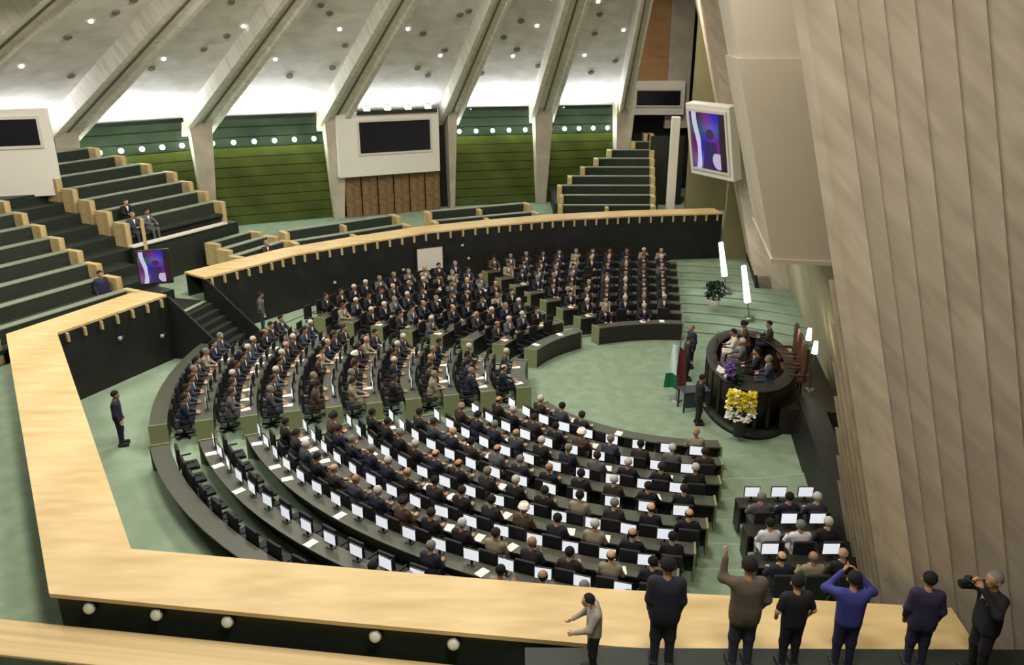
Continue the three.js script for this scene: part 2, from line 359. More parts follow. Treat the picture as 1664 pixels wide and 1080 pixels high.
//@@NEXT
// ------------------------------------------------------------------ smooth bodies from tapered capsules
// caps: [ax, ay, az, bx, by, bz, ra, rb]; joined by a smooth minimum and meshed on a grid
function blob(caps, cell, k = .018) {
  const lo = [1e9, 1e9, 1e9], hi = [-1e9, -1e9, -1e9];
  for (const c of caps) for (let a = 0; a < 3; a++) { const r = Math.max(c[6], c[7]) + 3 * cell; lo[a] = Math.min(lo[a], c[a] - r, c[a + 3] - r); hi[a] = Math.max(hi[a], c[a] + r, c[a + 3] + r); }
  const n = Math.ceil(Math.max(hi[0] - lo[0], hi[1] - lo[1], hi[2] - lo[2]) / cell) + 4, mid = lo.map((v, a) => (v + hi[a]) / 2), half = n / 2;
  const mc = new MarchingCubes(n, S(0xffffff), false, false, 60000);
  const acc = new Float32Array(n * n * n), at = (i, a) => mid[a] + (i - half) * cell;
  for (const c of caps) {
    const ab = [c[3] - c[0], c[4] - c[1], c[5] - c[2]], l2 = ab[0] ** 2 + ab[1] ** 2 + ab[2] ** 2 || 1e-9, r = Math.max(c[6], c[7]) + 5 * k + 2 * cell, i0 = [], i1 = [];
    for (let a = 0; a < 3; a++) { i0[a] = Math.max(0, Math.floor((Math.min(c[a], c[a + 3]) - r - mid[a]) / cell + half)); i1[a] = Math.min(n - 1, Math.ceil((Math.max(c[a], c[a + 3]) + r - mid[a]) / cell + half)); }
    for (let z = i0[2]; z <= i1[2]; z++) for (let y = i0[1]; y <= i1[1]; y++) for (let x = i0[0]; x <= i1[0]; x++) {
      const p = [at(x, 0) - c[0], at(y, 1) - c[1], at(z, 2) - c[2]], t = Math.max(0, Math.min(1, (p[0] * ab[0] + p[1] * ab[1] + p[2] * ab[2]) / l2));
      const d = Math.hypot(p[0] - ab[0] * t, p[1] - ab[1] * t, p[2] - ab[2] * t) - (c[6] + (c[7] - c[6]) * t);
      acc[x + y * n + z * n * n] += Math.exp(-d / k);
    }
  }
  for (let i = 0; i < acc.length; i++) mc.field[i] = acc[i] > 1e-30 ? k * Math.log(acc[i]) : -1;
  mc.isolation = 0; mc.update();
  const g = new THREE.BufferGeometry(), p = new Float32Array(mc.count * 3);
  for (let i = 0; i < mc.count; i++) for (let a = 0; a < 3; a++) p[i * 3 + a] = mid[a] + mc.positionArray[i * 3 + a] * half * cell;
  g.setAttribute('position', new THREE.BufferAttribute(p, 3));
  const w = mergeVertices(g, cell * .02); w.computeVertexNormals();
  w.setAttribute('uv', new THREE.BufferAttribute(new Float32Array(w.attributes.position.count * 2), 2));
  return w;
}
// a hand at the wrist w, pointing along d, thumb towards s; curl bends the fingers
function handCaps(w, d, s, curl = .5) {
  const D = new THREE.Vector3(...d).normalize(), Sd = new THREE.Vector3(...s); Sd.addScaledVector(D, -Sd.dot(D)).normalize();
  const N = new THREE.Vector3().crossVectors(D, Sd), P = (a, b, c) => new THREE.Vector3(...w).addScaledVector(D, a).addScaledVector(Sd, b).addScaledVector(N, c), out = [];
  const cap = (p, q, r0, r1) => out.push([p.x, p.y, p.z, q.x, q.y, q.z, r0, r1]);
  cap(P(0, 0, 0), P(.03, 0, 0), .026, .026); cap(P(.04, -.022, 0), P(.085, -.028, 0), .017, .015); cap(P(.04, .018, 0), P(.088, .026, 0), .018, .016); cap(P(.04, 0, 0), P(.09, 0, 0), .017, .016);
  [[.03, .036], [.01, .042], [-.012, .039], [-.032, .03]].forEach(([b, l]) => {
    const k1 = P(.092, b, 0), k2 = P(.092 + l * Math.cos(curl), b * 1.06, l * Math.sin(curl)), k3 = P(.092 + l * Math.cos(curl) + l * .8 * Math.cos(curl * 2.1), b * 1.08, l * Math.sin(curl) + l * .8 * Math.sin(curl * 2.1));
    cap(k1, k2, .0095, .009); cap(k2, k3, .009, .0075);
  });
  cap(P(.03, .026, 0), P(.055, .055, .012), .013, .011); cap(P(.055, .055, .012), P(.085, .062, .024), .011, .008);
  return out;
}
const headCaps = (x, y, z) => [[x, y + .025, z - .012, x, y + .03, z + .018, .098, .094], [x, y - .05, z + .035, x, y - .075, z + .05, .066, .05], [x, y - .01, z + .09, x, y - .032, z + .112, .013, .017], [x - .035, y + .02, z + .082, x + .035, y + .02, z + .082, .014, .014], [x - .022, y - .062, z + .083, x + .022, y - .062, z + .083, .013, .013], [x - .098, y - .005, z + .005, x - .102, y - .03, z + .003, .016, .012], [x + .098, y - .005, z + .005, x + .102, y - .03, z + .003, .016, .012]];
const skins = [S(0xb08866, .7), S(0x9c7454, .7), S(0xc29a78, .7)];
function hairGeo(style, x, y, z) {
  if (style === 'turban') { const g = [new THREE.SphereGeometry(.135, 14, 8, 0, 6.29, 0, 1.7).scale(1, .8, 1.05).translate(x, y + .045, z)]; for (let i = 0; i < 3; i++) g.push(new THREE.TorusGeometry(.118 - i * .012, .034, 6, 14).rotateX(Math.PI / 2 + .12 - i * .22).translate(x, y + .05 + i * .032, z)); return merge(g); }
  if (style === 'bald') return merge([new THREE.SphereGeometry(.106, 14, 6, 0, 6.29, 1.1, .75).rotateX(-.35).translate(x, y + .025, z - .008)]);
  const g = new THREE.SphereGeometry(.111, 16, 9, 0, 6.29, 0, 1.72).scale(1, 1.02, 1.06); return g.rotateX(-.42).translate(x, y + .03, z - .006);
}
// ---- seated figure at a desk, facing +z, seat 0.46 m
const seatedGeo = (() => {
  const make = (lean, armW) => {
    const z = lean, arms = [], sleeves = [];
    for (const s of [-1, 1]) {
      const sh = [s * .18, 1.06, z], el = [s * (.23 + armW), .84, .12 + z * .6], wr = [s * (.1 + armW), .8, .36];
      arms.push([...sh, ...el, .045, .036], [...el, ...wr, .036, .026]);
      sleeves.push([...sh, ...el, .068, .056], [...el, ...wr.map((v, i) => el[i] + (v - el[i]) * .93), .054, .04]);
    }
    const legs = r => [-1, 1].flatMap(s => [[s * .09, .55, 0, s * .12, .55, .42, .085 + r, .062 + r], [s * .12, .55, .42, s * .12, .12, .46, .055 + r, .04 + r]]);
    const feet = [-1, 1].map(s => [s * .12, .05, .44, s * .13, .04, .6, .045, .035]);
    const torso = r => [[-.07, .56, 0, .07, .56, 0, .12 + r, .12 + r], [-.05, .74, z * .4, .05, .74, z * .4, .12 + r, .12 + r], [-.09, .95, z * .8, .09, .95, z * .8, .105 + r, .105 + r], [-.155, 1.06, z, .155, 1.06, z, .06 + r, .06 + r]];
    const hz = z + .05, hands = [-1, 1].map(s => blob(handCaps([s * (.1 + armW), .8, .36], [-s * .35, -.1, 1], [-s, .2, 0], .45), .0105, .006));
    const body = merge([blob([...torso(-.01), [0, 1.08, z, 0, 1.2, z + .03, .062, .056], ...headCaps(0, 1.3, hz), ...arms, ...legs(-.012), ...feet], .03, .014), ...hands]);
    const suit = blob([...torso(.022), ...sleeves, ...legs(.012)], .034, .022);
    const collar = new THREE.Shape([[-.062, 0], [.062, 0], [.0, -.24]].map(p => new THREE.Vector2(...p)));
    const shirt = new THREE.ExtrudeGeometry(collar, { depth: .02, bevelEnabled: false }).rotateX(-.12).translate(0, 1.115, z + .092);
    return { body: body, suit, shirt, head: [0, 1.3, hz] };
  };
  return [make(.04, 0), make(-.03, .05), make(.1, .02)];
})();
const SUITS = [['black', 0x121316], ['navy', 0x1a2033], ['charcoal', 0x26272b], ['brown', 0x2c2520], ['slate', 0x353b47], ['grey', 0x56585c], ['tan', 0x8d8570]].map(([n, c]) => [n, S(c, .85)]);
const HAIRS = [['black', 0x0e0d0c], ['grey', 0x76756f], ['white', 0xb9b8b2], ['brown', 0x2a2019]].map(([n, c]) => [n, S(c, .9)]);
const shirtMat = S(0xe4e4e2, .8), turbanW = S(0xdedad0, .9), turbanB = S(0x101012, .9), cloak = S(0x4b3a2c, .9);
const protoSeated = new Map();
function seatedPerson(label, pos, ry, group, look) {
  const key = look.pose + look.style;
  let src = protoSeated.get(key), g;
  if (!src) {
    const G = seatedGeo[look.pose];
    g = thing('person', label, 'person', pos, ry, group);
    mesh('body', G.body, look.skin, g); const su = mesh('suit', G.suit, look.suit, g); mesh('shirt', G.shirt, shirtMat, su);
    mesh(look.style === 'turban' ? 'turban' : 'hair', hairGeo(look.style, ...G.head), look.hair, g);
    protoSeated.set(key, g); return g;
  }
  g = src.clone(); g.name = numbered('person'); scene.add(g); g.position.copy(pos); g.rotation.set(0, ry, 0);
  g.children[0].material = look.skin; g.children[1].material = look.suit; g.children[2].material = look.hair;
  return tag(g, label, 'person', group);
}
function randomLook() {
  const r = rnd(), skin = pick(skins), pose = Math.floor(rnd() * 3);
  if (r < .05) { const w = rnd() < .6; return { pose, skin, style: 'turban', hair: w ? turbanW : turbanB, suit: cloak, words: (w ? 'white' : 'black') + '-turbaned man in brown cloak' }; }
  const s = SUITS[Math.floor(rnd() ** 1.7 * SUITS.length)], h = HAIRS[Math.floor(rnd() ** 1.3 * 4)], style = rnd() < .16 ? 'bald' : 'short';
  return { pose, skin, style, hair: h[1], suit: s[1], words: style === 'bald' ? `balding man in ${s[0]} suit` : `${h[0]}-haired man in ${s[0]} suit` };
}

// ------------------------------------------------------------------ the rings of desks
const ORD = ['first', 'second', 'third', 'fourth', 'fifth', 'sixth', 'seventh', 'eighth', 'ninth', 'tenth', 'eleventh', 'twelfth', 'thirteenth', 'fourteenth', 'fifteenth', 'sixteenth', 'seventeenth', 'eighteenth', 'nineteenth', 'twentieth', 'twenty-first', 'twenty-second', 'twenty-third', 'twenty-fourth', 'twenty-fifth'];
const BLOCKS = [
  { words: 'block under wooden parapet', ref: 'carpeted steps', a0: r => r > 15.5 ? -62 : r > 14.5 ? -69 : -(87 - 1.35 * (r - 6)), a1: r => -22 - 38 / r, monitors: true },
  { words: 'block facing the rostrum', ref: 'pale aisle', a0: r => -22 + 38 / r, a1: r => r > 14.5 ? 6 : 18 - 32 / r },
  { words: 'block under dark balcony', ref: 'balcony stairs', a0: r => 18 + 32 / r, a1: r => 58 - 24 / r },
  { words: 'block near potted shrub', ref: 'curving aisle', a0: r => 58 + 24 / r, a1: r => 98 },
];
const chairGeo = { seat: rbox(.5, .1, .48, .03, 0, .43, 0), back: merge([rbox(.48, .6, .08, .03, 0, .8, -.26), box(.06, .3, .04, 0, .5, -.27)]), arm: rbox(.05, .05, .34, .02), base: merge([cyl(.035, .035, .3, 8, 0, .25, 0), ...[0, 1, 2, 3, 4].map(i => box(.3, .05, .05, .15, .08, 0).rotateY(i * 1.2566))]) };
const monGeo = { casing: rbox(.4, .3, .035, .012, 0, .26, 0), screen: box(.36, .26, .008, 0, .26, .02), stand: merge([box(.05, .14, .03, 0, .08, -.01), rbox(.2, .02, .14, .006, 0, .01, 0)]) };
let chairProto, monProto, chairs = 0; const spareChairs = [];
function chair(label, pos, ry, group) {
  if (chairs >= 300) { spareChairs.push([pos, ry]); return; }
  chairs++;
  if (!chairProto) {
    const t = chairProto = thing('office_chair', label, 'chair', pos, ry, group);
    mesh('seat', chairGeo.seat, M.chair, t); mesh('backrest', chairGeo.back, M.chair, t); mesh('base', chairGeo.base, M.chairBase, t);
    for (const s of [-1, 1]) { const a = mesh('armrest', chairGeo.arm, M.chair, t); a.position.set(s * .26, .66, -.06); }
    return;
  }
  const c = chairProto.clone(); c.name = numbered('office_chair'); scene.add(c); c.position.copy(pos); c.rotation.set(0, ry, 0); tag(c, label, 'chair', group);
}
function monitor(label, pos, ry, group, on) {
  if (!monProto) {
    const t = monProto = thing('monitor', label, 'monitor', pos, ry, group);
    mesh('casing', monGeo.casing, M.casing, t); mesh('screen', monGeo.screen, M.screen, t); mesh('stand', monGeo.stand, M.casing, t);
    return;
  }
  const c = monProto.clone(); c.name = numbered('monitor'); scene.add(c); c.position.copy(pos); c.rotation.set(0, ry, 0); tag(c, label, 'monitor', group);
}
const paperGeo = box(.21, .006, .297);
BLOCKS.forEach((B, bi) => {
  for (let i = 0; i < (bi < 2 ? 10 : 8); i++) {
    const r = R0 + PITCH * i, y = .06 * i, a0 = B.a0(r), a1 = B.a1(r), mid = (a0 + a1) / 2, n = Math.max(6, Math.round((a1 - a0) / 3));
    const rowName = `${ORD[i]} row from the open floor`;
    const o = ring(r, mid, y), t = thing('curved_desk', `long dark curved desk, ${rowName}, ${B.words}`, 'desk', o);
    const sh = g => g.translate(-o.x, -o.y, -o.z), e0 = 16 / r, e1 = 2.6 / r;
    mesh('desk_top', sh(sector(r, r + .46, a0, a1, y + .71, y + .75, n)), M.deskTop, t);
    mesh('front_panel', sh(sector(r + .02, r + .07, a0, a1, y, y + .71, n)), M.desk, t);
    mesh('end_panel', sh(sector(r, r + .48, a0 - e1, a0, y, y + .78, 1)), M.deskEnd, t);
    mesh('end_panel', sh(sector(r, r + .48, a1, a1 + e1, y, y + .78, 1)), M.deskEnd, t);
    const rs = r + .82, step = .84 / (rs * 1.04) * 180 / Math.PI, cnt = Math.floor((a1 - a0) / step), pad = ((a1 - a0) - cnt * step) / 2;
    for (let k = 0; k < cnt; k++) {
      const a = a0 + pad + (k + .5) * step, rad = a * Math.PI / 180, ry = Math.atan2(Math.cos(rad) / STRETCH, Math.sin(rad));
      const where = `${ORD[i]} row, ${ORD[k]} seat from ${B.ref}, ${B.words}`;
      const emptyZone = i === 9 || (bi === 0 && i >= 7 && a > -56);
      const taken = !emptyZone && rnd() < (i === 0 ? .55 : .95);
      if (i < 9) chair('black swivel chair, ' + where, ring(rs, a, y), ry, 'swivel chairs at the curved desks');
      if (taken) { const look = randomLook(); seatedPerson(`${look.words}, ${where}`, ring(rs - .06, a, y), ry, 'members at the curved desks', look); }
      if (i > 0 && i < 9) monitor('slim desk monitor, ' + where, ring(r + .14, a + step * .22, y + .75), ry + Math.PI + (rnd() - .5) * .2, 'monitors on the curved desks');
      if (i < 9 && rnd() < .32) { const p = mesh('paper_sheet', paperGeo, M.paper); p.position.copy(ring(r + .3, a - step * .2, y + .754)); p.rotation.y = ry + (rnd() - .5) * .6; tag(p, 'white paper sheet, ' + where, 'paper', 'papers on the curved desks'); }
    }
  }
});
if (spareChairs.length) {
  const all = merge([chairGeo.seat, chairGeo.back, chairGeo.base]), gs = spareChairs.map(([p, ry]) => all.clone().rotateY(ry).translate(p.x, p.y, p.z));
  tag(mesh('office_chairs', mergeGeometries(gs), M.chair), 'black swivel chairs beyond the third hundred, under the dark balcony', 'chairs', null, 'stuff');
}
console.log('chairs', chairs, 'spare', spareChairs.length, 'people', used.person, 'monitors', used.monitor, 'papers', used.paper_sheet);

// ------------------------------------------------------------------ three short rows of desks beside the near steps
{
  const lookW = { pose: 0, skin: skins[0], style: 'short', hair: HAIRS[0][1], suit: S(0xd8d6de, .8), words: 'black-haired man in white shirt' };
  for (let row = 0; row < 3; row++) {
    const d = 17.75 - row * 1.3, x0 = 6.05 - row * .17, y = .3 + .06 * row;
    const t = thing('desk', ['first', 'second', 'third'][row] + ' straight dark desk beside the folded wall, counted from the rostrum', 'desk', V(x0 + .72, y, d));
    mesh('desk_top', rbox(2.1, .04, .5, .01, 0, .73, 0), M.desk, t); mesh('front_panel', box(2.04, .7, .04, 0, .35, -.2), M.desk, t);
    for (const s of [-1, 1]) mesh('end_panel', box(.05, .72, .46, s * 1.02, .36, 0), M.desk, t);
    for (let k = 0; k < 3; k++) {
      const x = x0 + .04 + k * .68, w = `${ORD[row]} straight desk beside folded wall, ${ORD[k]} place from the steps`;
      if (!(row === 1 && k === 0) && !(row === 2 && k === 1)) monitor('slim desk monitor, ' + w, V(x, y + .75, d + .1), 0, 'monitors on the straight desks');
      chair('black swivel chair, ' + w, V(x, y, d - .72), Math.PI, 'chairs at the straight desks');
      const look = row === 1 && k === 0 ? lookW : row === 1 && k === 1 ? { ...lookW, pose: 1, hair: HAIRS[1][1], words: 'grey-haired man in white shirt' } : randomLook();
      if (rnd() < .9) seatedPerson(look.words + ', ' + w, V(x, y, d - .66), Math.PI, 'people at the straight desks', look);
    }
  }
}

// ------------------------------------------------------------------ gallery benches
function bench(label, p, q, y, group, mid = false) {                // p, q: ends of the back's line; the seat looks to the hall side of p -> q
  const dx = q[0] - p[0], dd = q[1] - p[1], L = Math.hypot(dx, dd), ang = Math.atan2(dd, dx);
  const t = thing('gallery_bench', label, 'bench', V((p[0] + q[0]) / 2, y, (p[1] + q[1]) / 2), ang, group);
  mesh('seat', rbox(L - .3, .14, .5, .04, 0, .42, .3), M.benchPad, t);
  mesh('seat_base', box(L - .4, .36, .36, 0, .18, .24), M.deepGreen, t);
  mesh('backrest', rbox(L - .3, .56, .12, .04, 0, .7, 0).rotateX(-.04), M.benchPad, t);
  mesh('ledge', rbox(L - .3, .05, .36, .012, 0, 1.0, -.14), M.benchLedge, t);
  for (const s of [-1, 1]) mesh('end_panel', rbox(.26, 1.04, .8, .02, s * (L / 2 - .02), .52, .14), M.lightWood, t);
  if (mid) mesh('end_panel', rbox(.2, .96, .7, .02, 0, .48, .14), M.lightWood, t);
  return t;
}
const LT = [.45, .893], LM = [-.893, .45], LE = [-14.9, 24.7];
const left = (s, o) => [LE[0] + LT[0] * s + LM[0] * o, LE[1] + LT[1] * s + LM[1] * o];
{
  const tiers = setting('floor_terraces');
  const slab = (a, b, o0, o1, y) => { const P = [left(a, o0), left(b, o0), left(b, o1), left(a, o1)]; mesh('terrace', hexa(P.map(p => V(p[0], GALLERY - .05, p[1])), P.map(p => V(p[0], y, p[1]))), M.deepGreen, tiers); };
  for (let k = 1; k <= 10; k++) { slab(-7, 6.6, 1.1 + k, 15, GALLERY + .4 * k); if (k >= 4) slab(6.6, 13.4, 1.1 + k, 15, GALLERY + .4 * k); }
  for (let k = 0; k <= 10; k++) {
    const y = GALLERY + .4 * k;
    bench(`dark gallery bench between stairs and hall corner, ${ORD[k]} row up from the parapet`, left(-6.5, 1.9 + k), left(4.4, 1.9 + k), y, 'benches of the raked gallery', k % 3 === 0);
    if (k >= 4) bench(`dark gallery bench against the green wall, ${ORD[k - 4]} row up behind the low wall`, left(7.4, 1.9 + k), left(k > 7 ? 12.9 - (k - 7) * .6 : 12.9, 1.9 + k), y, 'benches of the raked gallery');
    else if (k < 3) bench(`short dark gallery bench beside the balcony stairs, ${ORD[k]} row up from parapet`, left(9.9 + k * .3, 2.0 + k), left(13.2, 2.0 + k), GALLERY + .12 * k, 'short benches beside the stairs');
  }
  // low wall with a pale coping at the stairs
  const a = left(7.0, 4.75), b = left(12.2, 4.75);
  const t = thing('low_wall', 'dark green low wall with pale grey coping above the balcony stairs', 'low wall', V((a[0] + b[0]) / 2, GALLERY, (a[1] + b[1]) / 2), Math.atan2(b[1] - a[1], b[0] - a[0]));
  mesh('wall_body', box(5.2, 1.75, .16, 0, .87, 0), M.deepGreen, t); mesh('coping', rbox(5.3, .09, .34, .02, 0, 1.79, 0), M.frame, t);
  // two rows of benches along the flat part of the gallery
  const off = (p, q, o) => { const n = norm2(p, q); return [[p[0] + n[0] * o * SIDE, p[1] + n[1] * o * SIDE], [q[0] + n[0] * o * SIDE, q[1] + n[1] * o * SIDE]]; };
  const cut = ([p, q], s0, s1) => [[p[0] + (q[0] - p[0]) * s0, p[1] + (q[1] - p[1]) * s0], [p[0] + (q[0] - p[0]) * s1, p[1] + (q[1] - p[1]) * s1]];
  const segs = [[RAIL[7], RAIL[9], .1, .97, 'bay beside the white screen'], [RAIL[9], RAIL[11], .12, .95, 'bay between screen and slim post']];
  segs.forEach(([p, q, s0, s1, w]) => { for (let k = 0; k < 2; k++) bench(`long dark gallery bench before the green ${w}, ${['front row', 'row behind'][k]}`, ...cut(off(p, q, 2.1 + k * 1.05), s0, s1), GALLERY + .02 + .3 * k, 'benches along the flat gallery', true); });
  for (const [p, q, s0, s1] of segs) { const P = [...cut(off(p, q, 2.4), s0 - .03, s1 + .03), ...cut(off(p, q, 4.2), s0 - .03, s1 + .03).reverse()]; mesh('terrace', hexa(P.map(v => V(v[0], GALLERY - .05, v[1])), P.map(v => V(v[0], GALLERY + .3, v[1]))), M.deepGreen, tiers); }
  // the stepped stand at the far end
  const LX = [2.75, 2.85, 2.8, 3.45, 4.3, 5.2, 6.1, 7.7, 8.6];
  for (let k = 0; k < 9; k++) {
    const d = 46.1 + .95 * k, y = GALLERY + .4 * k;
    if (k) mesh('terrace', box(8.4 + .12 * k - LX[k] + .3, .4 * k + .05, 8.9 - .95 * k, (LX[k] - .3 + 8.4 + .12 * k) / 2, GALLERY + .2 * k - .02, -(d - .5 + (8.9 - .95 * k) / 2)), M.deepGreen, tiers);
    bench(`dark bench of the stepped stand beside the white post, ${ORD[k]} row up`, [LX[k], d], [8.1 + .12 * k, d], y, 'benches of the stepped stand', k === 0);
  }
}
// ------------------------------------------------------------------ screens on the walls
function board(label, x, y, d, w, h, ry, sx, sy, sw, sh, screenMat, lights) {
  const t = thing('display_board', label, 'display', V(x, y, d), ry);
  mesh('board', rbox(w, h, .5, .04, 0, h / 2, 0), M.white, t);
  const f = .12;
  const fr = mesh('screen_frame', merge([box(sw + 2 * f, f, .1, sx, sy + sh / 2 + f / 2, .27), box(sw + 2 * f, f, .1, sx, sy - sh / 2 - f / 2, .27), box(f, sh, .1, sx - sw / 2 - f / 2, sy, .27), box(f, sh, .1, sx + sw / 2 + f / 2, sy, .27)]), M.frame, t);
  mesh('screen', box(sw, sh, .06, sx, sy, .26), screenMat, fr);
  for (let i = 0; i < lights; i++) { const x0 = (i + .5) / lights * w - w / 2; mesh('floodlight', merge([box(.32, .26, .3, 0, .2, 0).rotateX(.3), cyl(.03, .03, .24, 6, 0, .08, 0)]), M.frame, t).position.set(x0, h, .05); }
  return t;
}
board('wide white display board with dark screen between two sloping beams', -7.25, 4.55, 48.3, 6.2, 3.65, Math.atan2(3.2, 6.5), .35, 2.2, 4.3, 1.75, M.screenDark, 5);
board('white display board with dark screen above the stepped stand', 9.75, 7.3, 56.0, 3.5, 2.2, 0, 0, 1.1, 2.9, .95, M.screenDark, 0);
board('white display board with small dark screen above the upper gallery benches', -21.15, 5.6, 35.4, 2.5, 3.7, .35, -.05, 2.75, 1.7, 1.1, M.screenDark, 0);
{
  const t = thing('wall_recess_panel', 'brown wooden wall panel below the wide white display board', 'wall panel', V(-7.15, GALLERY, 48.75), Math.atan2(3.2, 6.5));
  for (let k = 0; k < 6; k++) mesh('panel', box(.92, 2.5, .1, -2.5 + k * 1.0, 1.25, 0), M.brownPanel, t);
}
{
  const n = 128, a = new Uint8Array(n * n * 4);                      // what the lit screen shows: a speaker before a violet backdrop
  for (let y = 0; y < n; y++) for (let x = 0; x < n; x++) {
    const u = x / n, v = y / n; let c = [70 + 40 * Math.sin(u * 9 + v * 4), 50 + 30 * Math.sin(v * 11), 130 + 50 * Math.sin(u * 6 - v * 3)];
    if (u < .28 && Math.abs(u - .18 - .06 * Math.sin(v * 5)) < .07) c = [206, 200, 226];
    if (Math.hypot(u - .55, (v - .62) * 1.3) < .12) c = [58, 40, 84]; if (v < .5 && Math.abs(u - .55) < .2 - .2 * (v - .25)) c = [44, 28, 92];
    if (v < .3 && u > .45 && Math.hypot(u - .75, v - .18) < .16) c = [196, 182, 214]; if (u > .82) c = [40, 18, 34];
    const k = (y * n + x) * 4; a[k] = c[0]; a[k + 1] = c[1]; a[k + 2] = c[2]; a[k + 3] = 255;
  }
  const tx = new THREE.DataTexture(a, n, n); tx.magFilter = THREE.LinearFilter; tx.colorSpace = THREE.SRGBColorSpace; tx.needsUpdate = true;
  const m = new THREE.MeshStandardMaterial({ color: 0x111111, roughness: .3, emissive: 0xffffff, emissiveMap: tx, emissiveIntensity: .9 });
  const t = board('big tilted screen with violet picture hanging on the far folded wall', 9.8, 5.9, 39, 3.1, 3.45, 0, 0, 1.75, 2.5, 2.7, m, 0);
  t.rotation.set(0, Math.atan2(-.89, .45), 0, 'YXZ'); t.rotation.x = .2;
  mesh('bracket', box(.3, .3, 1.6, 0, 1.8, -.9), M.metal, t);
  const q = thing('screen_stand', 'violet lit screen on a stand at the balcony stairs', 'display', V(-13.75, GALLERY, 30.0), .3); q.scale.setScalar(1.22);
  mesh('case', rbox(1.0, 1.12, .1, .03, 0, 1.45, 0), M.casing, q); mesh('screen', box(.92, 1.02, .03, 0, 1.45, .045), m, q);
  mesh('pole', cyl(.05, .05, 1.0, 10, 0, .45, -.02), M.metal, q); mesh('foot', rbox(.7, .06, .5, .02, 0, .03, 0), M.casing, q); mesh('mast', rbox(.1, 1.0, .08, .02, -.16, 2.5, -.02), M.lightWood, q);
}
{
  const t = thing('white_post', 'bright white square post at the end of the stepped stand', 'post', V(9.2, GALLERY, 46.6));
  mesh('shaft', rbox(.46, 5.9, .4, .03, 0, 2.95, 0), M.white, t); mesh('foot', box(.6, .12, .54, 0, .06, 0), M.frame, t);
}
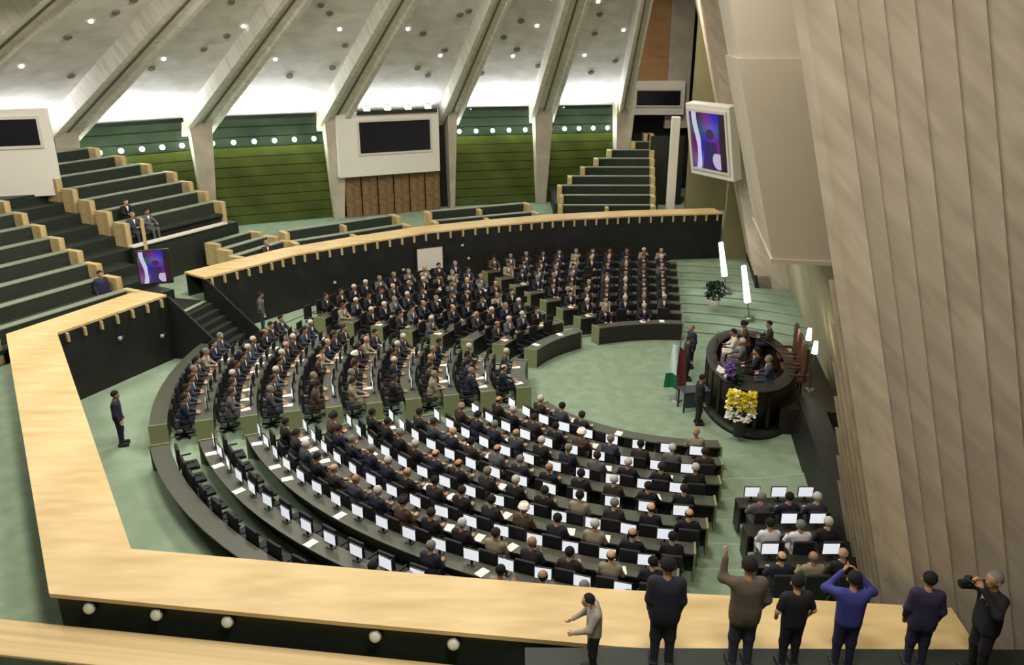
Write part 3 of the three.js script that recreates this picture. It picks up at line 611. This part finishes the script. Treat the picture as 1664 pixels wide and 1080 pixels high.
// ------------------------------------------------------------------ the rostrum and what stands round it
const RO = [8.35, 26.3], RRY = 79.5 * Math.PI / 180 + Math.PI;      // local x runs along the wall to the camera, z looks into the hall
const roLocal = (x, y, z) => new THREE.Vector3(x, y, z).applyAxisAngle(new THREE.Vector3(0, 1, 0), RRY).add(V(RO[0], 0, RO[1]));
{
  const t = thing('rostrum', 'big rounded dark wooden rostrum standing before the tall recessed wall', 'rostrum', V(RO[0], 0, RO[1]), RRY);
  const drum = (pts, n = 40) => new THREE.LatheGeometry(pts.map(p => new THREE.Vector2(...p)), n).scale(1, 1, .5);
  mesh('step', drum([[0, 0], [3.2, 0], [3.2, .16], [2.9, .17], [0, .17]]), M.deepGreen, t);
  mesh('platform', merge([drum([[0, .16], [2.75, .16], [2.75, .88], [2.7, .9], [0, .9]]), box(5.2, .9, 1.9, 0, .45, -1.75)]), M.darkWood, t);
  mesh('breastwork', drum([[2.62, .86], [2.86, .86], [2.86, 1.55], [2.62, 1.55], [2.62, .86]]), M.darkWood, t);
  mesh('counter', drum([[2.3, 1.55], [2.98, 1.55], [3.0, 1.58], [2.98, 1.61], [2.3, 1.61], [2.3, 1.55]]), M.desk, t);
  for (let k = 0; k < 22; k++) { const a = k / 22 * Math.PI * 2; if (Math.sin(a) < -.5) continue; const p = mesh('rib', rbox(.12, 1.2, .08, .02, 0, .86, 0), M.darkWood, t); p.position.set(2.88 * Math.cos(a), 0, 1.44 * Math.sin(a)); p.rotation.y = -a + Math.PI / 2; }
  const spots = [[-1.75, -.05], [-.85, .4], [.1, .3], [.95, -.1], [-2.0, -.9], [1.6, -.5]];
  spots.forEach(([x, z], i) => {
    const look = randomLook(); if (i === 1) { look.suit = turbanW; look.style = 'short'; look.words = 'man in pale shirt'; look.hair = HAIRS[0][1]; }
    const w = ['at its far end', 'before the flowers', 'at the middle of the counter', 'at its near end', 'by the tall chairs', 'next to the folded wall'][i];
    seatedPerson(`${look.words} seated on the dark rostrum, ${w}`, roLocal(x, .9, z), RRY, 'people on the rostrum', look);
  });
  for (let k = 0; k < 3; k++) {
    const c = thing('tall_chair', `tall brown padded chair behind the rostrum, ${['beside the folded wall', 'middle of three', 'away from the folded wall'][k]}`, 'chair', roLocal(1.1 - k * 1.05, .9, -1.35), RRY, 'tall chairs on the rostrum');
    const br = S(0x4a2c1c, .6);
    mesh('seat', rbox(.62, .14, .56, .04, 0, .45, 0), br, c); mesh('backrest', rbox(.62, 1.2, .12, .05, 0, 1.05, -.3), br, c);
    for (const s of [-1, 1]) mesh('armrest', rbox(.09, .1, .5, .03, s * .33, .7, 0), br, c);
    for (const s of [-1, 1]) for (const q of [-1, 1]) mesh('leg', cyl(.03, .025, .4, 8, s * .25, .2, q * .22), M.darkWood, c);
  }
  [[.9, -1.95], [-.4, -1.95]].forEach(([x, z], i) => {
    const l = thing('rostrum_lamp', `slim glowing lamp behind the tall chairs, ${['close to the folded wall', 'on the far side'][i]}`, 'lamp', roLocal(x, .9, z), RRY);
    mesh('stem', merge([cyl(.025, .025, 1.35, 8, 0, .68, 0), cyl(.16, .18, .04, 14, 0, .02, 0)]), M.metal, l);
    mesh('shade', cyl(.07, .1, .42, 12, 0, 1.55, 0), M.lamp, l);
    const pl = new THREE.PointLight(0xfff2d0, 1.5, 0, 2); pl.position.copy(roLocal(x, 2.45, z + .2)); scene.add(pl);
  });
  // papers and a name board on the counter
  const nb = thing('name_board', 'white slanted name board on the rostrum counter near the folded wall', 'sign', roLocal(1.75, 1.61, 1.08), RRY + .5);
  mesh('plate', rbox(.62, .2, .02, .006, 0, .11, 0).rotateX(-.35), M.white, nb); mesh('foot', box(.6, .02, .12, 0, .01, -.04), M.metal, nb);
  for (let k = 0; k < 4; k++) { const m = thing('microphone', `thin black microphone on the rostrum counter, ${ORD[k]} from the folded wall`, 'microphone', roLocal(1.3 - k * .85, 1.61, 1.2 - .1 * Math.abs(k - 1.5)), RRY); mesh('stem', merge([cyl(.008, .01, .4, 6, 0, .2, 0), cyl(.05, .06, .03, 10, 0, .015, 0)]), M.casing, m); mesh('head', new THREE.SphereGeometry(.025, 8, 6).translate(0, .42, 0), M.chair, m); }
  // flowers before the rostrum
  const bloom = (n, r, cx, cy, cz, sx, sy, sz) => { const g = []; for (let i = 0; i < n; i++) { const s = r * (.7 + rnd() * .6), p = [cx + (rnd() * 2 - 1) * sx, cy + (rnd() * 2 - 1) * sy, cz + (rnd() * 2 - 1) * sz]; for (let k = 0; k < 5; k++) g.push(new THREE.SphereGeometry(s * .5, 6, 4).scale(1, .5, 1).translate(s * .5 * Math.cos(k * 1.257), 0, s * .5 * Math.sin(k * 1.257)).rotateX(rnd() * 1.4).rotateZ(rnd() * 1.4 - .7).translate(...p)); } return merge(g); };
  const leaves = (n, len, w, spread) => { const g = []; for (let i = 0; i < n; i++) { const l = len * (.6 + .5 * rnd()), s = new THREE.SphereGeometry(1, 6, 4).scale(w, l / 2, .012).translate(0, l / 2, 0).rotateX(.25 + spread * rnd()).rotateY(rnd() * 6.28); g.push(s); } return merge(g); };
  const green = S(0x2b4522, .8), flower = (label, x, z, parts, h) => {
    const f = thing('flower_arrangement', label, 'flowers', roLocal(x, .17, z), RRY);
    mesh('stand', merge([cyl(.3, .22, h, 16, 0, h / 2, 0)]), M.darkWood, f);
    tag(mesh('foliage', leaves(46, .5, .05, 1.3).translate(0, h - .1, 0), green, f), null, null, null, 'stuff');
    parts.forEach(([n, c, y, w, hh]) => tag(mesh('blossoms', bloom(n, .085, 0, y, .16, w, hh, .14), S(c, .8), f), null, null, null, 'stuff'));
    return f;
  };
  const yf = flower('yellow and white flower arrangement on a tall stand before the rostrum', 3.3, .5, [[150, 0xd8c424, 1.5, .5, .36], [36, 0xeee6b0, 1.5, .56, .38], [60, 0xf0eee8, .9, .52, .2]], 1.15); yf.rotation.y = -.35; yf.scale.setScalar(.85);
  const vf = flower('violet flower arrangement on the rostrum counter', 2.3, .72, [[50, 0x5b3f86, .38, .32, .24], [8, 0xd8d0e6, .38, .3, .2]], .14); vf.position.y = 1.61;
  const dk = thing('side_table', 'small grey blue table between the standing men and the rostrum', 'table', V(6.3, 0, 25.5), .2);
  mesh('table_top', rbox(1.0, .05, .6, .015, 0, .74, 0), S(0x3a404a, .5), dk); mesh('front_panel', box(.94, .55, .04, 0, .45, .26), S(0x3a404a, .5), dk); for (const s of [-1, 1]) for (const q of [-1, 1]) mesh('leg', box(.05, .72, .05, s * .45, .36, q * .25), M.casing, dk);
}
{ // potted shrub on the steps
  const t = thing('potted_shrub', 'dark green potted shrub standing on the carpeted steps', 'plant', V(9.35, .36, 35.6));
  mesh('pot', new THREE.LatheGeometry([[0, 0], [.2, 0], [.28, .36], [.31, .4], [.26, .4], [.24, .34], [0, .34]].map(p => new THREE.Vector2(...p)), 18), M.frame, t);
  const g = []; for (let i = 0; i < 170; i++) { const a = rnd() * 6.28, e = rnd() * 2.6, r = .5 * Math.cbrt(rnd()); g.push(new THREE.SphereGeometry(1, 5, 3).scale(.07, .12, .012).rotateX(rnd() * 3).rotateY(rnd() * 6).translate(r * Math.sin(e) * Math.cos(a), .85 + r * Math.cos(e) * .9, r * Math.sin(e) * Math.sin(a))); }
  tag(mesh('foliage', merge(g), S(0x1c3320, .8), t), null, null, null, 'stuff'); mesh('stem', cyl(.03, .04, .5, 7, 0, .6, 0), M.brownPanel, t);
}
[[10.55, .48, 38, 'close to the dark balcony'], [10.7, .3, 34.4, 'close to the rostrum']].forEach(([x, y, d, w]) => {
  const t = thing('floor_lamp', `tall slim glowing floor lamp at the wall, ${w}`, 'lamp', V(x, y, d)); t.rotation.z = .2;
  mesh('base', cyl(.2, .24, .06, 16, 0, .03, 0), M.metal, t); mesh('pole', cyl(.03, .03, .7, 8, 0, .4, 0), M.metal, t);
  mesh('shade', merge([cyl(.11, .15, 1.7, 14, 0, 1.6, 0)]), M.lamp, t);
  const l = new THREE.PointLight(0xf6f4ff, 5, 0, 2); l.position.copy(V(x - .3, y + 1.6, d - .2)); scene.add(l);
});
{ // national flag on a stand
  const t = thing('flag_stand', 'draped flag with pale, green and red cloth beside the standing men', 'flag', V(5.85, 0, 26.2), -.5);
  mesh('pole', merge([cyl(.02, .02, 2.2, 8, 0, 1.1, 0), cyl(.2, .24, .06, 16, 0, .03, 0), new THREE.SphereGeometry(.04, 8, 6).translate(0, 2.22, 0)]), M.metal, t);
  const cloth = (x0, x1, y0, y1, c, name) => { const g = new THREE.BoxGeometry(x1 - x0, y1 - y0, .02, 14, 10, 1).translate((x0 + x1) / 2, (y0 + y1) / 2, .04), p = g.attributes.position; for (let i = 0; i < p.count; i++) { const x = p.getX(i), y = p.getY(i); p.setZ(i, p.getZ(i) + .07 * Math.sin(x * 16 + y * 2)); p.setX(i, x * (.75 + .25 * (2.1 - y))); } g.computeVertexNormals(); mesh(name, g, S(c, .85), t); };
  cloth(-.34, -.02, 1.0, 2.1, 0xcfe8e4, 'pale_cloth'); cloth(-.4, .08, .45, 1.0, 0x0f6b48, 'green_cloth'); cloth(-.02, .3, .5, 2.0, 0x5b2026, 'red_cloth');
}
{ // pale lit board in the dark balcony wall
  const t = thing('notice_board', 'pale square lit board on the dark balcony wall', 'board', V(-4.1, 1.15, 39.05), Math.atan2(1.5, 3.05));
  mesh('frame', merge([box(1.5, .08, .1, 0, .04, 0), box(1.5, .08, .1, 0, 1.26, 0), box(.08, 1.3, .1, -.71, .65, 0), box(.08, 1.3, .1, .71, .65, 0)]), M.darkWood, t);
  mesh('panel', box(1.36, 1.18, .06, 0, .65, 0), new THREE.MeshStandardMaterial({ color: 0xb8b2a2, roughness: .6, emissive: 0xb8b0a0, emissiveIntensity: .3 }), t);
}
[[-8.3, 36.0, 1.5], [-2.6, 39.9, 2.3], [-2.3, 40.0, 1.6], [-5.4, 38.2, 1.5], [-13.95, 26.6, 2.2], [-13.2, 28.2, 1.7]].forEach(([x, d, y], i) => {
  const t = thing('balcony_lamp', `small round lamp on the dark balcony wall, ${['between the stairs and the pale board', 'high beside the pale board', 'low beside the pale board', 'just before the pale board', 'under the parapet above the corner', 'beside the balcony stairs'][i]}`, 'wall lamp', V(x + (i > 3 ? .16 : .1), y, d - (i > 3 ? .02 : .14)), 0);
  mesh('globe', new THREE.SphereGeometry(.08, 12, 8), M.dimGlobe, t); mesh('arm', box(.05, .05, .26, 0, 0, -.13), M.metal, t);
});
{ // dark stairs from the gap in the parapet down to the floor
  const p = RAIL[5], q = RAIL[6], l = Math.hypot(q[0] - p[0], q[1] - p[1]), u = [(q[0] - p[0]) / l, (q[1] - p[1]) / l], n = [u[1], -u[0]];
  const t = thing('balcony_stairs', 'dark carpeted stairs going down from the gap in the parapet', 'stairs', V((p[0] + q[0]) / 2 + n[0] * .06, 0, (p[1] + q[1]) / 2 + n[1] * .06), Math.atan2(u[1], u[0]));
  const sgn = 1; // local z points into the hall
  for (let k = 0; k < 8; k++) mesh('tread', rbox(l - .06, GALLERY - .04 - k * .24, .27, .015, 0, (GALLERY - .04 - k * .24) / 2, .14 + k * .26), M.stair, t);
  for (const e of [-1, 1]) mesh('stair_cheek', new THREE.ExtrudeGeometry(new THREE.Shape([[0, 0], [2.2, 0], [2.2, 1.1], [.1, 3.0], [0, 3.0]].map(v => new THREE.Vector2(...v))), { depth: .08, bevelEnabled: false }).rotateY(-Math.PI / 2).translate(e * (l / 2 - .0) + .04, 0, 0), M.blackPanel, t);
  const mat = mesh('doormat', box(l, .02, 2.6, 0, 0, 0), M.stair); mat.position.copy(V((p[0] + q[0]) / 2 - n[0] * 1.5, GALLERY + .012, (p[1] + q[1]) / 2 - n[1] * 1.5)); mat.rotation.y = Math.atan2(u[1], u[0]); tag(mat, 'dark mat at the head of the balcony stairs', 'mat');
}
// ledge with pale top and round white wall lights behind the near parapet
{
  const t = thing('gallery_ledge', 'pale wooden writing ledge behind the near parapet', 'ledge', V(-4.7, GALLERY, 10.5));
  mesh('ledge_top', rbox(9, .05, .8, .015, 0, .5, 0), M.wood, t);
  for (let k = 0; k < 6; k++) mesh('support', box(.08, .48, .6, -4.2 + k * 1.66, .24, 0), M.lightWood, t);
  t.rotation.y = -.137;
  for (let k = 0; k < 5; k++) {
    const s = [-7.3, -6.07, -4.8, -2.25, -.95][k];
    const l = thing('round_light', `round white light on the dark back of the near parapet, ${ORD[k]} from the corner`, 'wall light', V(s, 2.86, 12.8 + (s + 7.2) * -.138 - 1.34), -.137, 'round lights behind the parapet');
    mesh('dish', new THREE.SphereGeometry(.1, 16, 10).scale(1, 1, .7).translate(0, 0, .03), M.frosted, l); mesh('rim', new THREE.TorusGeometry(.1, .015, 8, 20), M.metal, l);
  }
}
// ------------------------------------------------------------------ standing people
function standing(label, pos, ry, o, group) {
  const t = thing('person', label, 'person', pos, ry, group), c = o.cell || .022, sc = o.scale || 1;
  const hx = o.turn || [0, 1.66, .04], arms = [], sleeves = [], hands = [];
  [-1, 1].forEach((s, i) => {
    const sh = [s * .185, 1.42, 0], [el, wr] = (o.arms && o.arms[i]) || [[s * .25, 1.14, -.02], [s * .24, .9, .08]];
    const d = wr.map((v, k) => v - el[k]);
    arms.push([...sh, ...el, .05, .04], [...el, ...wr, .04, .027]);
    const e = o.short ? el.map((v, k) => sh[k] + (v - sh[k]) * .72) : el; sleeves.push([...sh, ...e, .075, .064]);
    if (!o.short) sleeves.push([...el, ...wr.map((v, k) => el[k] + (v - el[k]) * .94), .058, .043]);
    hands.push(blob(handCaps(wr, d, [-s * .6, 0, 1], o.curl || .5), o.cell ? .009 : .006, .005));
  });
  const torso = r => [...[-1, 1].map(s => [s * .075, .93, 0, s * .1, 1.33, 0, .108 + r, .104 + r]), [0, .95, 0, 0, 1.3, 0, .115 + r, .115 + r], [-.155, 1.41, 0, .155, 1.41, 0, .062 + r, .062 + r]];
  const legs = r => [-1, 1].flatMap(s => [[s * .095, .9, 0, s * .1, .5, .02, .09 + r, .062 + r], [s * .1, .5, .02, s * .105, .1, -.01, .058 + r, .042 + r]]);
  const body = merge([blob([...torso(-.015), ...legs(-.012), ...[-1, 1].map(s => [s * .105, .06, -.02, s * .12, .045, .15, .048, .04]), [0, 1.44, 0, hx[0] * .6, 1.56, hx[2] * .6, .06, .055], ...headCaps(...hx), ...arms], c, .014), ...(o.cell ? [] : [blob([...headCaps(...hx), [hx[0] * .4, 1.5, hx[2] * .4, hx[0] * .8, 1.58, hx[2] * .8, .054, .052]].map(v => v.map((q, k) => k > 5 ? q + .0035 : q)), .0085, .008)]), ...hands]);
  mesh('body', body, o.skin || skins[0], t);
  mesh(o.topName || 'shirt', blob([...torso(.02), ...sleeves, ...(o.long ? [-1, 1].map(s => [s * .08, .84, 0, s * .08, 1.0, 0, .132, .13]) : [])], c, .02), o.top, t);
  mesh('trousers', blob(legs(.016).concat([[-.07, .96, 0, .07, .96, 0, .122, .122]]), c, .02), o.trousers || SUITS[0][1], t);
  if (o.style === 'veil') mesh('headscarf', blob([[hx[0], hx[1] + .03, hx[2] - .03, hx[0], hx[1] + .02, hx[2], .118, .116], [hx[0], hx[1] - .08, hx[2] - .04, 0, 1.42, -.02, .1, .15], [-.17, 1.38, 0, .17, 1.38, 0, .1, .1]], c, .02), o.hair, t);
  else mesh('hair', hairGeo('short', ...hx), o.hair || HAIRS[0][1], t);
  for (const s of [-1, 1]) mesh('shoe', rbox(.12, .11, .31, .03, s * .114, .052, .05), M.chair, t);
  if (o.front) mesh('shirt_front', box(.13, .36, .02, 0, 1.28, .125), shirtMat, t);
  t.scale.setScalar(sc);
  return t;
}
const N = Math.PI;                                                  // facing away from the camera
const cameraArms = [[[-.36, 1.34, .2], [-.1, 1.62, .3]], [[.36, 1.34, .2], [.1, 1.62, .3]]];
function heldCamera(label, pos, ry) {
  const t = thing('camera', label, 'camera', pos, ry);
  mesh('camera_body', merge([rbox(.15, .1, .07, .015), rbox(.06, .04, .06, .01, 0, .06, 0)]), M.casing, t); mesh('lens', cyl(.04, .045, .13, 16).rotateX(N / 2).translate(0, -.005, .09), M.chair, t);
}
{
  const step = mesh('floor_step', prism([[.2, -3], [20, -3], [20, 10.0], [.2, 10.12]], GALLERY - .02, 3.2), M.deepGreen); step.userData.kind = 'structure';
  const Y = 3.2, fg = 'people standing behind the near parapet';
  standing('man in dark navy suit standing at the near parapet with arms down', V(2.25, Y, 9.75), N - .1, { top: S(0x1b1d2b, .85), topName: 'jacket', long: true, trousers: S(0x22242c, .85), arms: [[[-.22, 1.14, -.02], [-.2, .9, .08]], [[.22, 1.14, -.02], [.2, .9, .08]]], scale: 1.06 }, fg);
  standing('man in grey brown shirt holding up a phone at the near parapet', V(3.42, Y, 9.72), N, { top: S(0x5a5146, .85), long: true, trousers: S(0x2d3040, .85), hair: S(0x1c120e, .9), arms: [[[-.28, 1.14, 0], [-.25, .92, .12]], [[.3, 1.36, .18], [.27, 1.66, .24]]], scale: 1.07 }, fg);
  standing('man in black short-sleeved shirt standing at the near parapet', V(4.15, Y - .0, 9.72), N + .08, { top: S(0x14151b, .85), short: true, trousers: S(0x16171d, .85), arms: [[[-.3, 1.16, -.04], [-.27, .93, .1]], [[.3, 1.16, -.03], [.24, .95, .14]]], skin: skins[2], scale: .9 }, fg);
  standing('man in blue violet shirt photographing over the near parapet', V(4.95, Y, 9.7), N - .15, { scale: .94, top: S(0x34367e, .8), trousers: S(0x1c1c3c, .85), arms: cameraArms }, fg);
  heldCamera('black camera held up by the man in blue violet shirt', V(4.95 + .05, Y + 1.48, 9.7 + .33), N - .15);
  standing('man in dark violet jacket standing before the folded wall corner', V(6.05, Y, 9.72), N - .2, { scale: .93, top: S(0x2a2440, .85), topName: 'jacket', long: true, trousers: S(0x20203a, .85) }, fg);
  standing('grey-haired photographer in black jacket over white shirt beside the folded wall', V(6.92, Y, 9.6), N * 1.55, { scale: 1, top: S(0x15161a, .85), topName: 'jacket', long: true, hair: HAIRS[1][1], front: true, arms: cameraArms }, fg);
  heldCamera('black camera held by the grey-haired photographer', V(6.92 - .36, Y + 1.6, 9.6 + .05), N * 1.55);
  standing('man in black waistcoat and pale shirt bending over behind the parapet', V(1.2, Y, 9.6), N * .5 * -1, { top: S(0x9a958c, .85), trousers: S(0x1a1a1f, .85), turn: [0, 1.62, .12], arms: [[[-.27, 1.18, .12], [-.2, 1.05, .38]], [[.27, 1.18, .12], [.18, 1.05, .38]]], skin: skins[2], scale: .8 }, fg);
  // on the main floor
  const far = { cell: .03 };
  standing('man in black suit standing at the small table before the rostrum', V(6.2, 0, 24.3), N * .5, { ...far, top: SUITS[0][1], topName: 'jacket', long: true });
  standing('man in dark suit standing behind the draped flag', V(6.55, 0, 28.0), N * .5, { ...far, top: SUITS[2][1], topName: 'jacket', long: true, hair: HAIRS[3][1] });
  standing('grey-haired man in dark suit standing close to the rostrum steps', V(6.95, 0, 29.2), -N * .4, { ...far, top: SUITS[1][1], topName: 'jacket', long: true, hair: HAIRS[1][1] });
  standing('guard in dark navy uniform standing below the corner of the parapet', V(-11.8, OUTER, 21.8), N * .6, { ...far, top: S(0x1d1f3a, .85), topName: 'jacket', trousers: S(0x16182c, .85) });
  standing('man in grey suit walking along the dark balcony wall', V(-10.4, OUTER, 31.7), N * .6, { ...far, top: SUITS[5][1], topName: 'jacket', trousers: SUITS[4][1], front: true });
  // in the gallery
  standing('person in dark blue jacket beside the violet screen in the gallery', V(-15.6, GALLERY, 29.4), N * .3, { ...far, top: S(0x252b45, .85), trousers: S(0x181a24, .85) });
  const L2 = [['grey-haired man in slate suit', 4, 1, 4.2, 7.9], ['black-haired man in grey suit', 5, 0, 4.2, 8.7], ['brown-haired man in black suit', 0, 3, 5.2, 8.4], ['grey-haired man in brown suit', 3, 1, 2.2, 11.6]];
  L2.forEach(([w, si, hi, o, s], i) => { const k = Math.round(o - .2), p = left(s, i === 3 ? 1.75 : 1.65 + k); seatedPerson(`${w} sitting on a gallery bench, ${['behind the low wall', 'beside another behind the low wall', 'one row above the low wall', 'close to the balcony stairs'][i]}`, V(p[0], i === 3 ? GALLERY : GALLERY + .4 * k, p[1]), Math.atan2(-LM[0], LM[1]) , 'spectators on the gallery benches', { pose: i % 3, skin: skins[i % 3], style: 'short', hair: HAIRS[hi][1], suit: SUITS[si][1] }); });
}
renderer.render(scene, camera);
